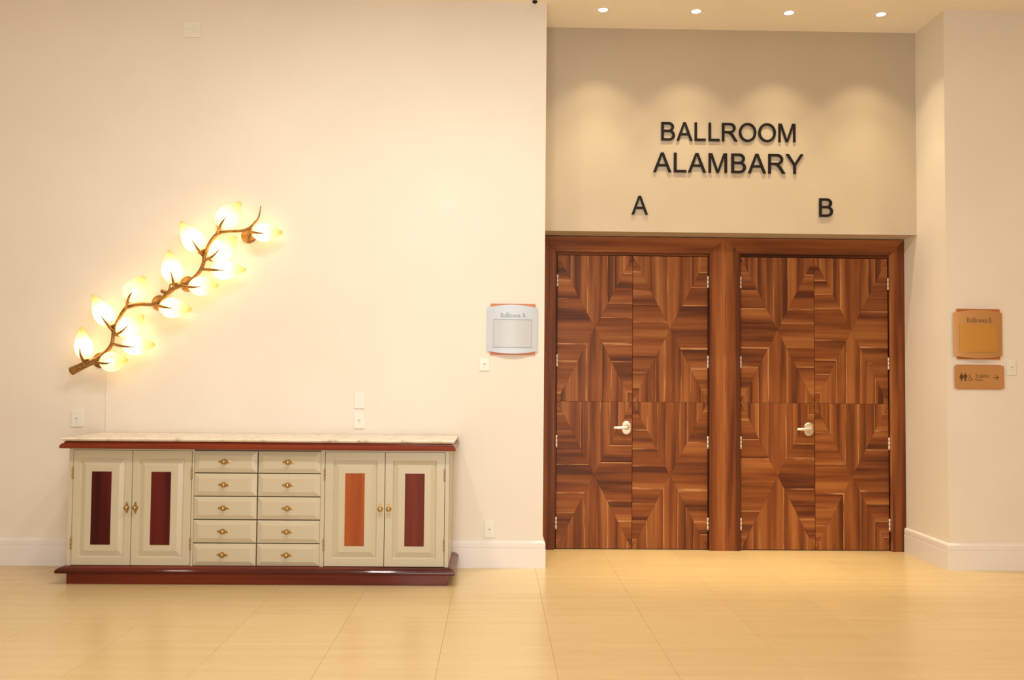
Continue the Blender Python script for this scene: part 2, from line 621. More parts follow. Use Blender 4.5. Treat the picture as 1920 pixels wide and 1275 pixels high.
def make_door(n, xo0, xo1, xi0, xi1, lx0, lx1, hx, seed, label, hz0):
    rng = random.Random(seed)
    root = empty('door_%d' % n, ((xi0 + xi1) / 2, YD, 0), label, 'door', kind='structure')
    zt, zi = ZH - 0.006, 2.384
    casing(root, [(xo0, 0.0), (xi0, 0.0), (xi0, zi), (xo0, zt)], 2)
    casing(root, [(xi1, 0.0), (xo1, 0.0), (xo1, zt), (xi1, zi)], 2)
    casing(root, [(xi0, zi), (xi1, zi), (xo1, zt), (xo0, zt)], 0)
    # rebate the leaves close against
    yl = YD + 0.040
    obj('door_stop', MB().box(xi0, lx0 - 0.004, yl - 0.012, yl + 0.06, 0, zi, 0.001), WALNUT_STOP_SHADED, root, axis=2)
    obj('door_stop', MB().box(lx1 + 0.004, xi1, yl - 0.012, yl + 0.06, 0, zi, 0.001), WALNUT_STOP_SHADED, root, axis=2)
    obj('door_stop', MB().box(lx0 - 0.004, lx1 + 0.004, yl - 0.012, yl + 0.06, 2.364, zi, 0.001), WALNUT_STOP_SHADED, root, axis=0)
    mid = (lx0 + lx1) / 2
    zb, zs, zt2 = 0.006, 1.180, 2.360
    for a, b in ((lx0, mid - 0.0015), (mid + 0.0015, lx1)):
        leaf = obj('leaf', MB().box(a, b, yl, yl + 0.045, zb, zt2), DARK, root)
        leaf_planks(leaf, a, b, zb, zs - 0.0006, yl, rng)
        leaf_planks(leaf, a, b, zs + 0.0006, zt2, yl, rng)
    # hinges, four on each jamb
    for x in (lx0 - 0.001, lx1 + 0.001):
        for z in (2.155, 1.508, 0.859, 0.208):
            mb = MB()
            for s in (-1, 0, 1):
                mb.lathe((x, yl - 0.010, z + s * 0.033 - 0.0158), (0, 0, 1), [(0, 0.0075), (0.0316, 0.0075)], 10)
            obj('hinge', mb, STEEL, root)
    # lever handle on an oval rose
    hz = 0.972
    hd = obj('door_handle', MB().prism_y([(hx + 0.0365 * math.cos(t), hz + (0.0170 if math.sin(t) >= 0 else -0.0170) + 0.0365 * math.sin(t)) for t in [2 * math.pi * k / 40 + 0.001 for k in range(40)]],
                                         yl - 0.020, yl - 0.003, 0.006), NICKEL, root)
    lv = MB()
    lv.lathe((hx, yl - 0.019, hz + 0.006), (0, -1, 0), [(0, 0.024), (0.012, 0.023), (0.020, 0.018), (0.028, 0.014), (0.045, 0.013), (0.052, 0.009)], 20)
    rings = []
    for s, h, w in ((0.012, 0.011, 0.008), (0.0, 0.014, 0.011), (-0.03, 0.013, 0.008), (-0.07, 0.0115, 0.006), (-0.100, 0.0105, 0.005), (-0.108, 0.008, 0.004)):
        zc = hz + 0.004 - 0.10 * (abs(s) if s < 0 else 0) * 0.3
        yc = yl - 0.062 + (0.010 if s < -0.09 else 0)
        rings.append([(hx + s, yc + w * math.cos(2 * math.pi * k / 12), zc + h * math.sin(2 * math.pi * k / 12)) for k in range(12)])
    lv.loops(rings, smooth=True)
    lv.lathe((hx, yl - 0.019, hz - 0.030), (0, -1, 0), [(0, 0.007), (0.003, 0.006)], 12)
    obj('lever', lv, NICKEL, hd)
    return root


make_door(1, XL + 0.001, 1.846, 0.478, 1.722, 0.496, 1.714, 1.056, 11, 'double wooden door below the letter A', 0)
make_door(2, 1.847, XR - 0.001, 1.968, 3.188, 1.982, 3.184, 2.532, 23, 'double wooden door below the letter B', 0)

# ------------------------------------------------------------------ sideboard
SX0, SX1 = -2.790, -0.298
YF = -0.558                      # face of doors and drawers
sb = empty('sideboard', ((SX0 + SX1) / 2, -0.28, 0), 'long cream sideboard with wine-red inlays, brass knobs and marble top', 'sideboard')


def rect_ring(x0, x1, y0, y1, o, z, back=0.0):
    return [(x0 - o, y0 - o, z), (x1 + o, y0 - o, z), (x1 + o, y1 + back, z), (x0 - o, y1 + back, z)]


obj('plinth', MB().box(SX0 + 0.006, SX1 - 0.002, -0.567, -0.03, 0.0, 0.074, 0.002), MAHOG, sb, axis=0)
prof = [(0.0, 0.074), (0.040, 0.0740), (0.0475, 0.0775), (0.0490, 0.084), (0.0465, 0.093), (0.040, 0.101), (0.031, 0.107), (0.020, 0.1115), (0.010, 0.1145), (0.004, 0.1155)]
obj('base_molding', MB().loops([rect_ring(SX0, SX1, -0.572, -0.022, o, z) for o, z in prof]), MAHOG, sb, axis=0)
prof = [(0.0, 0.881), (0.036, 0.881), (0.0415, 0.884), (0.043, 0.891), (0.040, 0.902), (0.033, 0.910), (0.027, 0.914), (0.020, 0.917), (0.020, 0.922), (0.012, 0.928)]
obj('top_molding', MB().loops([rect_ring(SX0, SX1, -0.572, -0.022, o, z) for o, z in prof]), MAHOG, sb, axis=0)
slab = [(0.012, 0.928), (0.022, 0.929), (0.030, 0.934), (0.036, 0.941), (0.035, 0.946), (0.031, 0.948)]
obj('marble_top', MB().loops([rect_ring(SX0, SX1, -0.572, -0.004, o, z) for o, z in slab]), MARBLE, sb)
# carcass: side panels, back, dark inside, face frame
body = MB()
body.box(SX0, SX0 + 0.02, -0.552, -0.022, 0.1155, 0.881)
body.box(SX1 - 0.02, SX1, -0.552, -0.022, 0.1155, 0.881)
body.box(SX0 + 0.02, SX1 - 0.02, -0.04, -0.022, 0.1155, 0.881)
obj('carcass', body, CREAM, sb)
obj('inner_carcass', MB().box(SX0 + 0.0205, SX1 - 0.0205, -0.530, -0.041, 0.117, 0.880), SHADOWGAP, sb)
for a, b in ((SX0, -2.7635), (-1.987, -1.9735), (-1.1435, -1.1175), (-0.3245, SX1)):
    obj('stile', MB().box(a, b, YF, -0.5305, 0.1155, 0.881, 0.001), CREAM, sb)
for a, b in ((-2.7635, -1.987), (-1.1175, -0.3245)):
    obj('top_rail', MB().box(a, b, YF, -0.5305, 0.8685, 0.881, 0.001), CREAM, sb)
obj('top_rail', MB().box(-1.9735, -1.1435, YF + 0.014, -0.5305, 0.8735, 0.881, 0.001), CREAM, sb)


def knob_parts(parent, x, z, y, vertical):
    pl = [(0, 0.041), (0.0045, 0.033), (0.0095, 0.027), (0.0075, 0.021), (0.0125, 0.0145), (0.017, 0.006), (0.0185, 0.0)]
    ring = pl + [(a, -b) for a, b in reversed(pl[:-1])]
    ring = ring + [(-a, b) for a, b in reversed(ring[1:-1])]
    if not vertical:
        ring = [(b, a) for a, b in ring]
    mb = MB()
    front = [(x + a * 0.86, y - 0.0035, z + b * 0.94) for a, b in ring]
    mid = [(x + a, y - 0.0015, z + b) for a, b in ring]
    back = [(x + a, y + 0.0005, z + b) for a, b in ring]
    mb.loops([front, mid, back])
    obj('backplate', mb, BRASS, parent)
    obj('knob', MB().lathe((x, y - 0.003, z), (0, -1, 0), [(0, 0.0135), (0.003, 0.012), (0.006, 0.007), (0.010, 0.0065), (0.013, 0.010), (0.017, 0.0135), (0.022, 0.0142), (0.026, 0.0115), (0.0285, 0.006), (0.029, 0.001)], 18), BRASS, parent)


def rr(x0, x1, z0, z1, y):
    return [(x0, y, z0), (x1, y, z0), (x1, y, z1), (x0, y, z1)]


def sb_door(x0, x1, px0, px1, inl, inlay_mat, knob_x, hinge_x, lab):
    z0, z1, pz0, pz1 = 0.1185, 0.8665, 0.176, 0.806
    g = 0.0015
    mb = MB()
    # rails and stiles flush, then a fine step down and a raised field with bevelled margins
    mb.loops([rr(x0 + g, x1 - g, z0, z1, YF + 0.022), rr(x0 + g, x1 - g, z0, z1, YF + 0.001), rr(x0 + g + 0.001, x1 - g - 0.001, z0 + 0.001, z1 - 0.001, YF),
              rr(px0 - 0.006, px1 + 0.006, pz0 - 0.006, pz1 + 0.006, YF), rr(px0, px1, pz0, pz1, YF + 0.009),
              rr(px0 + 0.029, px1 - 0.029, pz0 + 0.034, pz1 - 0.034, YF - 0.001),
              rr(px0 + 0.032, px1 - 0.032, pz0 + 0.037, pz1 - 0.037, YF - 0.002)])
    d = obj('door', mb, CREAM, sb)
    obj('inlay', MB().box(inl - 0.064, inl + 0.064, YF - 0.0045, YF, 0.252, 0.728, 0.0012), inlay_mat, d, axis=2, label=lab)
    knob_parts(d, knob_x, 0.4935, YF, True)
    for z in (0.720, 0.262):
        mb = MB()
        mb.lathe((hinge_x, YF - 0.003, z - 0.040), (0, 0, 1), [(0, 0.001), (0.004, 0.0055), (0.026, 0.0055), (0.027, 0.0045), (0.028, 0.0055), (0.052, 0.0055), (0.053, 0.0045), (0.054, 0.0055), (0.076, 0.0055), (0.080, 0.001)], 10)
        obj('hinge', mb, HINGE_BRASS, d)


sb_door(-2.762, -2.377, -2.711, -2.429, -2.574, INLAY_DARK, -2.406, -2.763, 'dark wine-red inlay')
sb_door(-2.376, -1.989, -2.327, -2.046, -2.187, INLAY_DARK, -2.350, -1.988, 'dark wine-red inlay')
sb_door(-1.116, -0.722, -1.055, -0.778, -0.918, INLAY_ORANGE, -0.749, -1.117, 'orange-brown inlay')
sb_door(-0.721, -0.326, -0.663, -0.387, -0.524, INLAY_RED, -0.693, -0.328, 'dark red-brown inlay')

edges = [0.8685, 0.7225, 0.5700, 0.4180, 0.2650, 0.1150]
for a, b in ((-1.972, -1.5615), (-1.5535, -1.145)):
    for i in range(5):
        zt, zb = edges[i] - 0.0035 + (0.002 if i == 0 else 0), edges[i + 1] + 0.0035
        y = YF - 0.002
        mb = MB()
        mb.loops([rr(a, b, zb, zt, y + 0.030), rr(a, b, zb, zt, y + 0.006), rr(a + 0.001, b - 0.001, zb + 0.001, zt - 0.001, y + 0.005),
                  rr(a + 0.030, b - 0.030, zb + 0.026, zt - 0.028, y - 0.004), rr(a + 0.034, b - 0.034, zb + 0.030, zt - 0.032, y - 0.005)])
        dr = obj('drawer', mb, CREAM, sb)
        knob_parts(dr, (a + b) / 2 - 0.008, (zt + zb) / 2 + 0.001, y - 0.005, False)

# ------------------------------------------------------------------ wall lettering
BEZ = 16


def arc(cx, cy, rx, ry, a0, a1, n=BEZ):
    return [(cx + rx * math.cos(math.radians(a0 + (a1 - a0) * i / n)), cy + ry * math.sin(math.radians(a0 + (a1 - a0) * i / n))) for i in range(n + 1)]


GLYPH = {
    'A': (0.93, [[(0, 0), (0.140, 0), (0.250, 0.300), (0.672, 0.300), (0.788, 0), (0.93, 0), (0.536, 1), (0.386, 1)],
                 [(0.288, 0.408), (0.632, 0.408), (0.458, 0.885)]]),
    'B': (0.75, [[(0, 0), (0.43, 0)] + arc(0.43, 0.285, 0.32, 0.285, -90, 62) + [(0.54, 0.545)] + arc(0.41, 0.742, 0.285, 0.258, -55, 90) + [(0, 1)],
                 [(0.133, 0.115), (0.42, 0.115)] + arc(0.42, 0.292, 0.19, 0.177, -90, 90) + [(0.133, 0.469)],
                 [(0.133, 0.582), (0.39, 0.582)] + arc(0.39, 0.733, 0.168, 0.151, -90, 90) + [(0.133, 0.884)]]),
    'L': (0.62, [[(0, 0), (0.62, 0), (0.62, 0.118), (0.133, 0.118), (0.133, 1), (0, 1)]]),
    'R': (0.88, [[(0, 0), (0.133, 0), (0.133, 0.444), (0.30, 0.444), (0.42, 0.41), (0.52, 0.30), (0.712, 0), (0.88, 0), (0.66, 0.34), (0.56, 0.445)] + arc(0.47, 0.727, 0.30, 0.273, -65, 90) + [(0, 1)],
                 [(0.133, 0.555), (0.44, 0.555)] + arc(0.44, 0.722, 0.192, 0.167, -90, 90) + [(0.133, 0.889)]]),
    'O': (1.02, [arc(0.51, 0.5, 0.51, 0.517, 0, 360, 56)[:-1], arc(0.51, 0.5, 0.373, 0.400, 0, 360, 56)[:-1]]),
    'M': (0.98, [[(0, 0), (0.125, 0), (0.125, 0.85), (0.425, 0), (0.548, 0), (0.852, 0.84), (0.852, 0), (0.98, 0), (0.98, 1), (0.795, 1), (0.492, 0.150), (0.195, 1), (0, 1)]]),
    'Y': (0.93, [[(0.395, 0), (0.528, 0), (0.528, 0.425), (0.93, 1), (0.770, 1), (0.462, 0.535), (0.163, 1), (0, 1), (0.395, 0.425)]]),
}


def letter(ch, x0, x1, z0, z1, label, group):
    w, contours = GLYPH[ch]
    cu = bpy.data.curves.new('outline', 'CURVE')
    cu.dimensions = '2D'
    cu.fill_mode = 'BOTH'
    cu.extrude = 0.0042
    cu.bevel_depth = 0.0008
    for c in contours:
        sp = cu.splines.new('POLY')
        sp.points.add(len(c) - 1)
        for p, (a, b) in zip(sp.points, c):
            p.co = (a / w * (x1 - x0), b * (z1 - z0), 0, 1)
        sp.use_cyclic_u = True
    tmp = bpy.data.objects.new('outline', cu)
    COL.objects.link(tmp)
    dg = bpy.context.evaluated_depsgraph_get()
    me = bpy.data.meshes.new_from_object(tmp.evaluated_get(dg))
    COL.objects.unlink(tmp)
    bpy.data.objects.remove(tmp)
    bpy.data.curves.remove(cu)
    for v in me.vertices:
        x, y, z = v.co
        v.co = (x, -z, y)
    me.name = 'letter'
    me.materials.clear()
    me.materials.append(BLACK)
    me.validate()
    o = bpy.data.objects.new('letter', me)
    o.location = (x0, YH - 0.0075, z0)
    COL.objects.link(o)
    setp(o, label, 'letter', group)
    # the studs that hold it off the wall
    pins = MB()
    for fx, fz in PINS[ch]:
        pins.lathe((x0 + fx * (x1 - x0), YH - 0.004, z0 + fz * (z1 - z0)), (0, 1, 0), [(0, 0.004), (0.0042, 0.004)], 8)
    WPOS[o.name] = Vector(o.location)
    obj('stud', pins, BLACK, o, kind='stuff')
    return o


PINS = {'A': [(0.12, 0.14), (0.88, 0.14), (0.5, 0.94)], 'B': [(0.09, 0.1), (0.09, 0.9)], 'L': [(0.1, 0.92), (0.1, 0.07), (0.9, 0.06)], 'R': [(0.08, 0.1), (0.08, 0.9)],
        'O': [(0.065, 0.5), (0.935, 0.5)], 'M': [(0.06, 0.1), (0.94, 0.1)], 'Y': [(0.5, 0.1), (0.14, 0.92), (0.86, 0.92)]}


def px2x(c):    # measured letter edges (crop pixels of the upper sign) to metres along the header wall
    return 1.286 + (c - 617.0) * (2.3455 - 1.286) / (1288.0 - 617.0)


ordinal = {'B': 0}
row1 = [('B', 617, 685), ('A', 693, 773), ('L', 783, 838), ('L', 853, 908), ('R', 920, 998), ('O', 1005, 1092), ('O', 1102, 1190), ('M', 1203, 1288)]
lab1 = ['black wall letter B at the start of the word BALLROOM', 'black wall letter A in the word BALLROOM', 'first black letter L of BALLROOM, next to the A', 'second black letter L of BALLROOM, next to the R',
        'black wall letter R in the word BALLROOM', 'first black letter O of BALLROOM, next to the R', 'second black letter O of BALLROOM, next to the M', 'black wall letter M ending the word BALLROOM']
for (c, a, b), l in zip(row1, lab1):
    letter(c, px2x(a), px2x(b), 3.240, 3.385, l, 'letters of the word BALLROOM')
row2 = [('A', 577, 667), ('L', 680, 742), ('A', 750, 840), ('M', 853, 945), ('B', 967, 1040), ('A', 1050, 1140), ('R', 1152, 1237), ('Y', 1240, 1328)]
lab2 = ['black letter A at the start of the word ALAMBARY', 'black letter L in the word ALAMBARY', 'black letter A between L and M in ALAMBARY', 'black letter M in the word ALAMBARY',
        'black letter B in the word ALAMBARY', 'black letter A between B and R in ALAMBARY', 'black letter R in the word ALAMBARY', 'black letter Y ending the word ALAMBARY']
for (c, a, b), l in zip(row2, lab2):
    letter(c, px2x(a), px2x(b), 2.989, 3.143, l, 'letters of the word ALAMBARY')
letter('A', 1.054, 1.181, 2.652, 2.798, 'single black letter A above the door nearer the sideboard', 'single letters above the doors')
letter('B', 2.532, 2.641, 2.652, 2.797, 'single black letter B above the door nearer the orange-brown signs', 'single letters above the doors')

# ------------------------------------------------------------------ recessed downlights
dl = None
names = ['first recessed downlight in the ceiling, nearest the wide left wall', 'second recessed downlight in the ceiling from the wide left wall', 'third recessed downlight in the ceiling from the wide left wall', 'last recessed downlight in the ceiling, nearest the orange-brown signs']
for x, l in zip((0.780, 1.482, 2.182, 2.880), names):
    y = 0.095
    d = empty('downlight', (x, y, HC), l, 'ceiling light', 'recessed downlights over the recess')
    obj('trim_ring', MB().lathe((x, y, HC - 0.0005), (0, 0, -1), [(0.0, 0.052), (0.003, 0.051), (0.005, 0.046), (0.004, 0.036), (0.0, 0.034)], 32, cap=False), WHITE_TRIM, d)
    obj('lens', MB().lathe((x, y, HC - 0.0006), (0, 0, -1), [(0.0, 0.034), (0.0012, 0.0335), (0.002, 0.02)], 28), LENS, d)
    s = light_at('lamp', 'SPOT', (x, y, HC - 0.012), d, 23, (1.0, 0.79, 0.47), spot_size=math.radians(88), spot_blend=0.5, shadow_soft_size=0.025)
    light_at('lamp_wide', 'SPOT', (x, y, HC - 0.012), d, 95, (1.0, 0.80, 0.48), spot_size=math.radians(64), spot_blend=1.0, shadow_soft_size=0.025)
    light_at('lamp_beam', 'SPOT', (x, y, HC - 0.012), d, 230, (1.0, 0.79, 0.45), spot_size=math.radians(31), spot_blend=1.0, shadow_soft_size=0.025)

# ------------------------------------------------------------------ ceiling sensor at the corner
s = empty('security_camera', (0.262, -0.06, HC), 'small black camera ball on the ceiling at the wall corner', 'camera')
obj('base', MB().lathe((0.262, -0.06, HC), (0, 0, -1), [(0, 0.030), (0.006, 0.029), (0.009, 0.022)], 24), WHITE_TRIM, s)
obj('ball', MB().lathe((0.262, -0.06, HC - 0.007), (0, 0, -1), [(0, 0.017), (0.006, 0.0185), (0.012, 0.0175), (0.017, 0.013), (0.020, 0.007), (0.0212, 0.001)], 20), BLACK, s)

# ------------------------------------------------------------------ switch and socket plates


def plate(name, x0, x1, z0, z1, label, cat, modules, kind):
    cx, cz = (x0 + x1) / 2, (z0 + z1) / 2
    r = empty(name, (cx, 0, cz), label, cat, 'power outlets on the lobby walls' if cat == 'outlet' else None)
    obj('cover_plate', MB().box(x0, x1, -0.0085, 0.0, z0, z1, 0.003), PLASTIC, r)
    for mx, mz in modules:
        mod = MB().box(mx - 0.0125, mx + 0.0125, -0.0108, -0.0080, mz - 0.023, mz + 0.023, 0.0012)
        mo = obj('socket_module' if kind == 'socket' else 'rocker', mod, PLASTIC, r)
        if kind == 'socket':
            hx = [(mx + 0.0105 * math.cos(t), mz + 0.0085 * math.sin(t) * 1.0) for t in [math.pi * k / 3 for k in range(6)]]
            obj('recess', MB().prism_y(hx, -0.0114, -0.0104, 0.0004), HOLE, mo)
        else:
            obj('gap_line', MB().box(mx - 0.0115, mx + 0.0115, -0.0113, -0.0105, mz - 0.001, mz + 0.001), HOLE, mo)


plate('wall_plate', -2.309, -2.184, 3.832, 3.950, 'square white wall plate high up near the ceiling', 'wall plate', [(-2.275, 3.891), (-2.246, 3.891), (-2.217, 3.891)], 'switch')
plate('power_outlet', -3.040, -2.957, 0.985, 1.103, 'white power outlet beside the lower end of the lit branch sconce', 'outlet', [(-2.9985, 1.045)], 'socket')
plate('wall_switch', -1.017, -0.940, 1.135, 1.252, 'upper white plate of the pair above the sideboard', 'switch', [(-0.9785, 1.193)], 'switch')
plate('power_outlet', -1.017, -0.940, 0.989, 1.106, 'lower white outlet of the pair just above the marble top', 'outlet', [(-0.9785, 1.048)], 'socket')
plate('power_outlet', -0.116, -0.042, 1.414, 1.506, 'white outlet just below the silver sign', 'outlet', [(-0.079, 1.462)], 'socket')
plate('power_outlet', -0.068, 0.008, 0.215, 0.333, 'low white outlet just above the baseboard', 'outlet', [(-0.030, 0.274)], 'socket')
plate('power_outlet', 3.748, 3.815, 1.418, 1.530, 'white outlet right beside the small toilet sign', 'outlet', [(3.7815, 1.476)], 'socket')

# ------------------------------------------------------------------ small serif print for the signs


def thick(pts, w, closed=False):
    """thick polyline as quads in 2D"""
    out = []
    n = len(pts)
    for i in range(n if closed else n - 1):
        a, b = Vector(pts[i]), Vector(pts[(i + 1) % n])
        d = b - a
        if d.length < 1e-6:
            continue
        d.normalize()
        e = Vector((-d.y, d.x)) * (w[i % len(w)] if isinstance(w, list) else w) * 0.5
        out.append([a + e - d * 0.01, a - e - d * 0.01, b - e + d * 0.01, b + e + d * 0.01])
    return out


def ringq(cx, cy, rx, ry, wx, wy, a0=0, a1=360, n=16):
    """arc with contrast: thickness wx at the sides, wy at top and bottom"""
    out = []
    o = arc(cx, cy, rx, ry, a0, a1, n)
    i = arc(cx, cy, rx - wx, ry - wy, a0, a1, n)
    for k in range(n):
        out.append([Vector(o[k]), Vector(o[k + 1]), Vector(i[k + 1]), Vector(i[k])])
    return out


def bar(x0, x1, y0, y1):
    return [[Vector((x0, y0)), Vector((x1, y0)), Vector((x1, y1)), Vector((x0, y1))]]


SER = {
    'B': (0.66, bar(0.12, 0.24, 0, 1) + bar(0.02, 0.34, 0, 0.04) + bar(0.02, 0.34, 0.96, 1) + ringq(0.32, 0.755, 0.24, 0.245, 0.12, 0.045, -90, 90) + ringq(0.34, 0.26, 0.28, 0.26, 0.13, 0.045, -90, 90)),
    'A': (0.74, thick([(0.10, 0.02), (0.36, 0.99)], 0.05) + thick([(0.36, 0.99), (0.62, 0.02)], 0.13) + bar(0.18, 0.52, 0.31, 0.36) + bar(0.0, 0.22, 0, 0.04) + bar(0.48, 0.74, 0, 0.04)),
    'T': (0.64, bar(0.26, 0.38, 0, 1) + bar(0.02, 0.62, 0.95, 1) + bar(0.15, 0.49, 0, 0.04) + bar(0.02, 0.06, 0.78, 1) + bar(0.58, 0.62, 0.78, 1)),
    'a': (0.46, bar(0.30, 0.40, 0.05, 0.52) + ringq(0.22, 0.50, 0.18, 0.17, 0.09, 0.05, 0, 160) + ringq(0.20, 0.17, 0.18, 0.18, 0.10, 0.045, 90, 330) + bar(0.2, 0.34, 0.31, 0.35) + bar(0.32, 0.46, 0, 0.06)),
    'l': (0.30, bar(0.09, 0.20, 0, 1.02) + bar(0.01, 0.29, 0, 0.04) + bar(0.02, 0.14, 0.98, 1.02)),
    'r': (0.36, bar(0.08, 0.19, 0, 0.66) + bar(0.0, 0.28, 0, 0.04) + bar(0.01, 0.13, 0.62, 0.66) + ringq(0.29, 0.52, 0.14, 0.15, 0.08, 0.06, 60, 160, 6)),
    'o': (0.52, ringq(0.25, 0.33, 0.24, 0.345, 0.11, 0.045)),
    'm': (0.82, bar(0.08, 0.19, 0, 0.66) + bar(0.36, 0.47, 0, 0.5) + bar(0.64, 0.75, 0, 0.5) + ringq(0.32, 0.48, 0.15, 0.185, 0.09, 0.06, 0, 160) + ringq(0.60, 0.48, 0.15, 0.185, 0.09, 0.06, 0, 160)
          + bar(0.0, 0.27, 0, 0.04) + bar(0.29, 0.54, 0, 0.04) + bar(0.57, 0.82, 0, 0.04)),
    'e': (0.47, ringq(0.23, 0.33, 0.22, 0.345, 0.11, 0.045, 0, 315) + bar(0.06, 0.45, 0.33, 0.38)),
    't': (0.32, bar(0.10, 0.21, 0.04, 0.88) + bar(0.01, 0.29, 0.62, 0.66) + bar(0.12, 0.30, 0, 0.06)),
    's': (0.40, ringq(0.19, 0.50, 0.15, 0.165, 0.08, 0.05, 30, 270) + ringq(0.19, 0.17, 0.17, 0.18, 0.09, 0.05, -150, 90)),
    'i': (0.28, bar(0.09, 0.20, 0, 0.66) + bar(0.01, 0.28, 0, 0.04) + ringq(0.145, 0.88, 0.07, 0.07, 0.069, 0.069)),
    ' ': (0.28, []),
}


def print_text(mb, txt, x, z, h, yfun, width=None):
    tot = sum(SER[c][0] for c in txt)
    k = width / tot if width else h
    for c in txt:
        w, quads = SER[c]
        for qd in quads:
            vs = [(x + p.x * k, yfun(x + p.x * k) - 0.0006, z + p.y * h) for p in qd]
            mb.add(vs, [(0, 1, 2, 3)])
        x += w * k


def door_sign(name, x0, x1, bx0, bx1, z0, z1, pz0, pz1, win, text, tx, tw, tz, th, metal, ins, board, ink, label):
    cx, hw = (x0 + x1) / 2, (x1 - x0) / 2
    root = empty(name, (cx, 0, (z0 + z1) / 2), label, 'sign', 'curved room signs')
    obj('back_board', MB().box(bx0, bx1, -0.010, 0.0, z0, z1, 0.001), board, root)

    def yb(x):
        return -0.014 - 0.026 * (1 - ((x - cx) / hw) ** 2)

    def sag(x):
        return 0.020 * (1 - ((x - cx) / hw) ** 2)
    n = 24
    xs = [x0 + (x1 - x0) * i / n for i in range(n + 1)]
    prof = []
    for x in xs:
        prof.append([(x, yb(x), pz0 - sag(x)), (x, yb(x), pz1 + sag(x)), (x, yb(x) + 0.004, pz1 + sag(x)), (x, yb(x) + 0.004, pz0 - sag(x))])
    mb = MB()
    mb.loops(prof, smooth=False)
    for i, f in enumerate(mb.f):
        mb.smooth[i] = False
    obj('face_plate', mb, metal, root)
    wx0, wx1, wz0, wz1 = win
    m = 12
    wxs = [wx0 + (wx1 - wx0) * i / m for i in range(m + 1)]
    mb = MB()
    mb.loops([[(x, yb(x) - 0.0022, wz0), (x, yb(x) - 0.0022, wz1), (x, yb(x) - 0.0002, wz1), (x, yb(x) - 0.0002, wz0)] for x in wxs])
    obj('insert_window', mb, ins, root)
    fr = MB()
    for zz in (wz0, wz1):
        fr.loops([[(x, yb(x) - 0.0034, zz - 0.0022), (x, yb(x) - 0.0034, zz + 0.0022), (x, yb(x) - 0.0004, zz + 0.0022), (x, yb(x) - 0.0004, zz - 0.0022)] for x in wxs])
    for xx in (wx0, wx1):
        fr.box(xx - 0.0015, xx + 0.0015, yb(xx) - 0.0034, yb(xx) - 0.0004, wz0, wz1)
    obj('window_frame', fr, FRAME_GREY if metal is ALU else metal, root)
    mb = MB()
    print_text(mb, text, tx, tz, th, yb, tw)
    obj('lettering', mb, ink, root)
    # two spacers hold the plate off the board
    for xx in (cx - 0.1, cx + 0.1):
        sp = MB()
        sp.box(xx - 0.012, xx + 0.012, yb(xx) + 0.003, -0.009, (z0 + z1) / 2 - 0.1, (z0 + z1) / 2 + 0.1)
        obj('spacer', sp, board, root)
    return root


door_sign('room_sign', -0.0635, 0.3035, -0.040, 0.287, 1.531, 1.903, 1.560, 1.874, (-0.018, 0.260, 1.586, 1.786), 'Ballroom A', 0.031, 0.184, 1.801, 0.033, ALU, CLEAR, ORANGE, INK_A,
          'curved silver sign reading Ballroom A on an orange board')
door_sign('room_sign', 3.3495, 3.711, 3.379, 3.6975, 1.531, 1.901, 1.558, 1.872, (3.388, 3.666, 1.586, 1.787), 'Ballroom B', 3.437, 0.186, 1.801, 0.033, ALU_WARM, INSERT_WARM, ORANGE_B, INK,
          'curved metal sign reading Ballroom B, warm reflection painted in, on an orange board')

# toilet direction sign
ts = empty('toilet_sign', (3.538, 0, 1.40), 'small metal sign with toilet symbols and an arrow, warm reflection painted in', 'sign')
obj('back_board', MB().box(3.378, 3.700, -0.008, 0.0, 1.312, 1.491, 0.001), ORANGE_B, ts)
obj('face_plate', MB().prism_y([(3.355, 1.322), (3.366, 1.316), (3.710, 1.316), (3.721, 1.322), (3.721, 1.481), (3.710, 1.487), (3.366, 1.487), (3.355, 1.481)], -0.016, -0.009, 0.001), ALU_WARM, ts)
YT = -0.0166
pic = MB()


def flat(mb, quads, x, z, k):
    for qd in quads:
        mb.add([(x + p[0] * k, YT, z + p[1] * k) for p in qd], [tuple(range(len(qd)))])


def disc(cx, cy, r):
    return [arc(cx, cy, r, r, 0, 360, 14)[:-1]]


woman = disc(0, 0.91, 0.09) + [[(-0.10, 0.80), (0.10, 0.80), (0.22, 0.28), (-0.22, 0.28)]] + bar(-0.10, -0.02, 0, 0.3) + bar(0.02, 0.10, 0, 0.3) + thick([(-0.12, 0.78), (-0.25, 0.42)], 0.06) + thick([(0.12, 0.78), (0.25, 0.42)], 0.06)
man = disc(0, 0.91, 0.09) + bar(-0.15, 0.15, 0.38, 0.80) + bar(-0.13, -0.015, 0, 0.4) + bar(0.015, 0.13, 0, 0.4) + bar(-0.23, -0.165, 0.38, 0.79) + bar(0.165, 0.23, 0.38, 0.79)
chair = disc(-0.06, 0.90, 0.08) + thick([(-0.05, 0.80), (-0.03, 0.42), (0.24, 0.42), (0.36, 0.10), (0.48, 0.14)], 0.075) + bar(-0.05, 0.18, 0.58, 0.64) + ringq(0.0, 0.26, 0.27, 0.27, 0.06, 0.06, 110, 350)
flat(pic, woman, 3.4045, 1.373, 0.058)
flat(pic, man, 3.4335, 1.373, 0.058)
obj('people_symbols', pic, INK, ts)
pic = MB()
flat(pic, chair, 3.467, 1.374, 0.048)
obj('wheelchair_symbol', pic, INK, ts)
pic = MB()
flat(pic, thick([(0, 0.5), (0.95, 0.5)], 0.13) + thick([(0.55, 0.95), (1.0, 0.5), (0.55, 0.05)], 0.13), 3.637, 1.379, 0.040)
obj('arrow_symbol', pic, INK, ts)
pic = MB()
print_text(pic, 'Toaletes', 3.5045, 1.396, 0.031, lambda x: YT + 0.0006, 0.110)
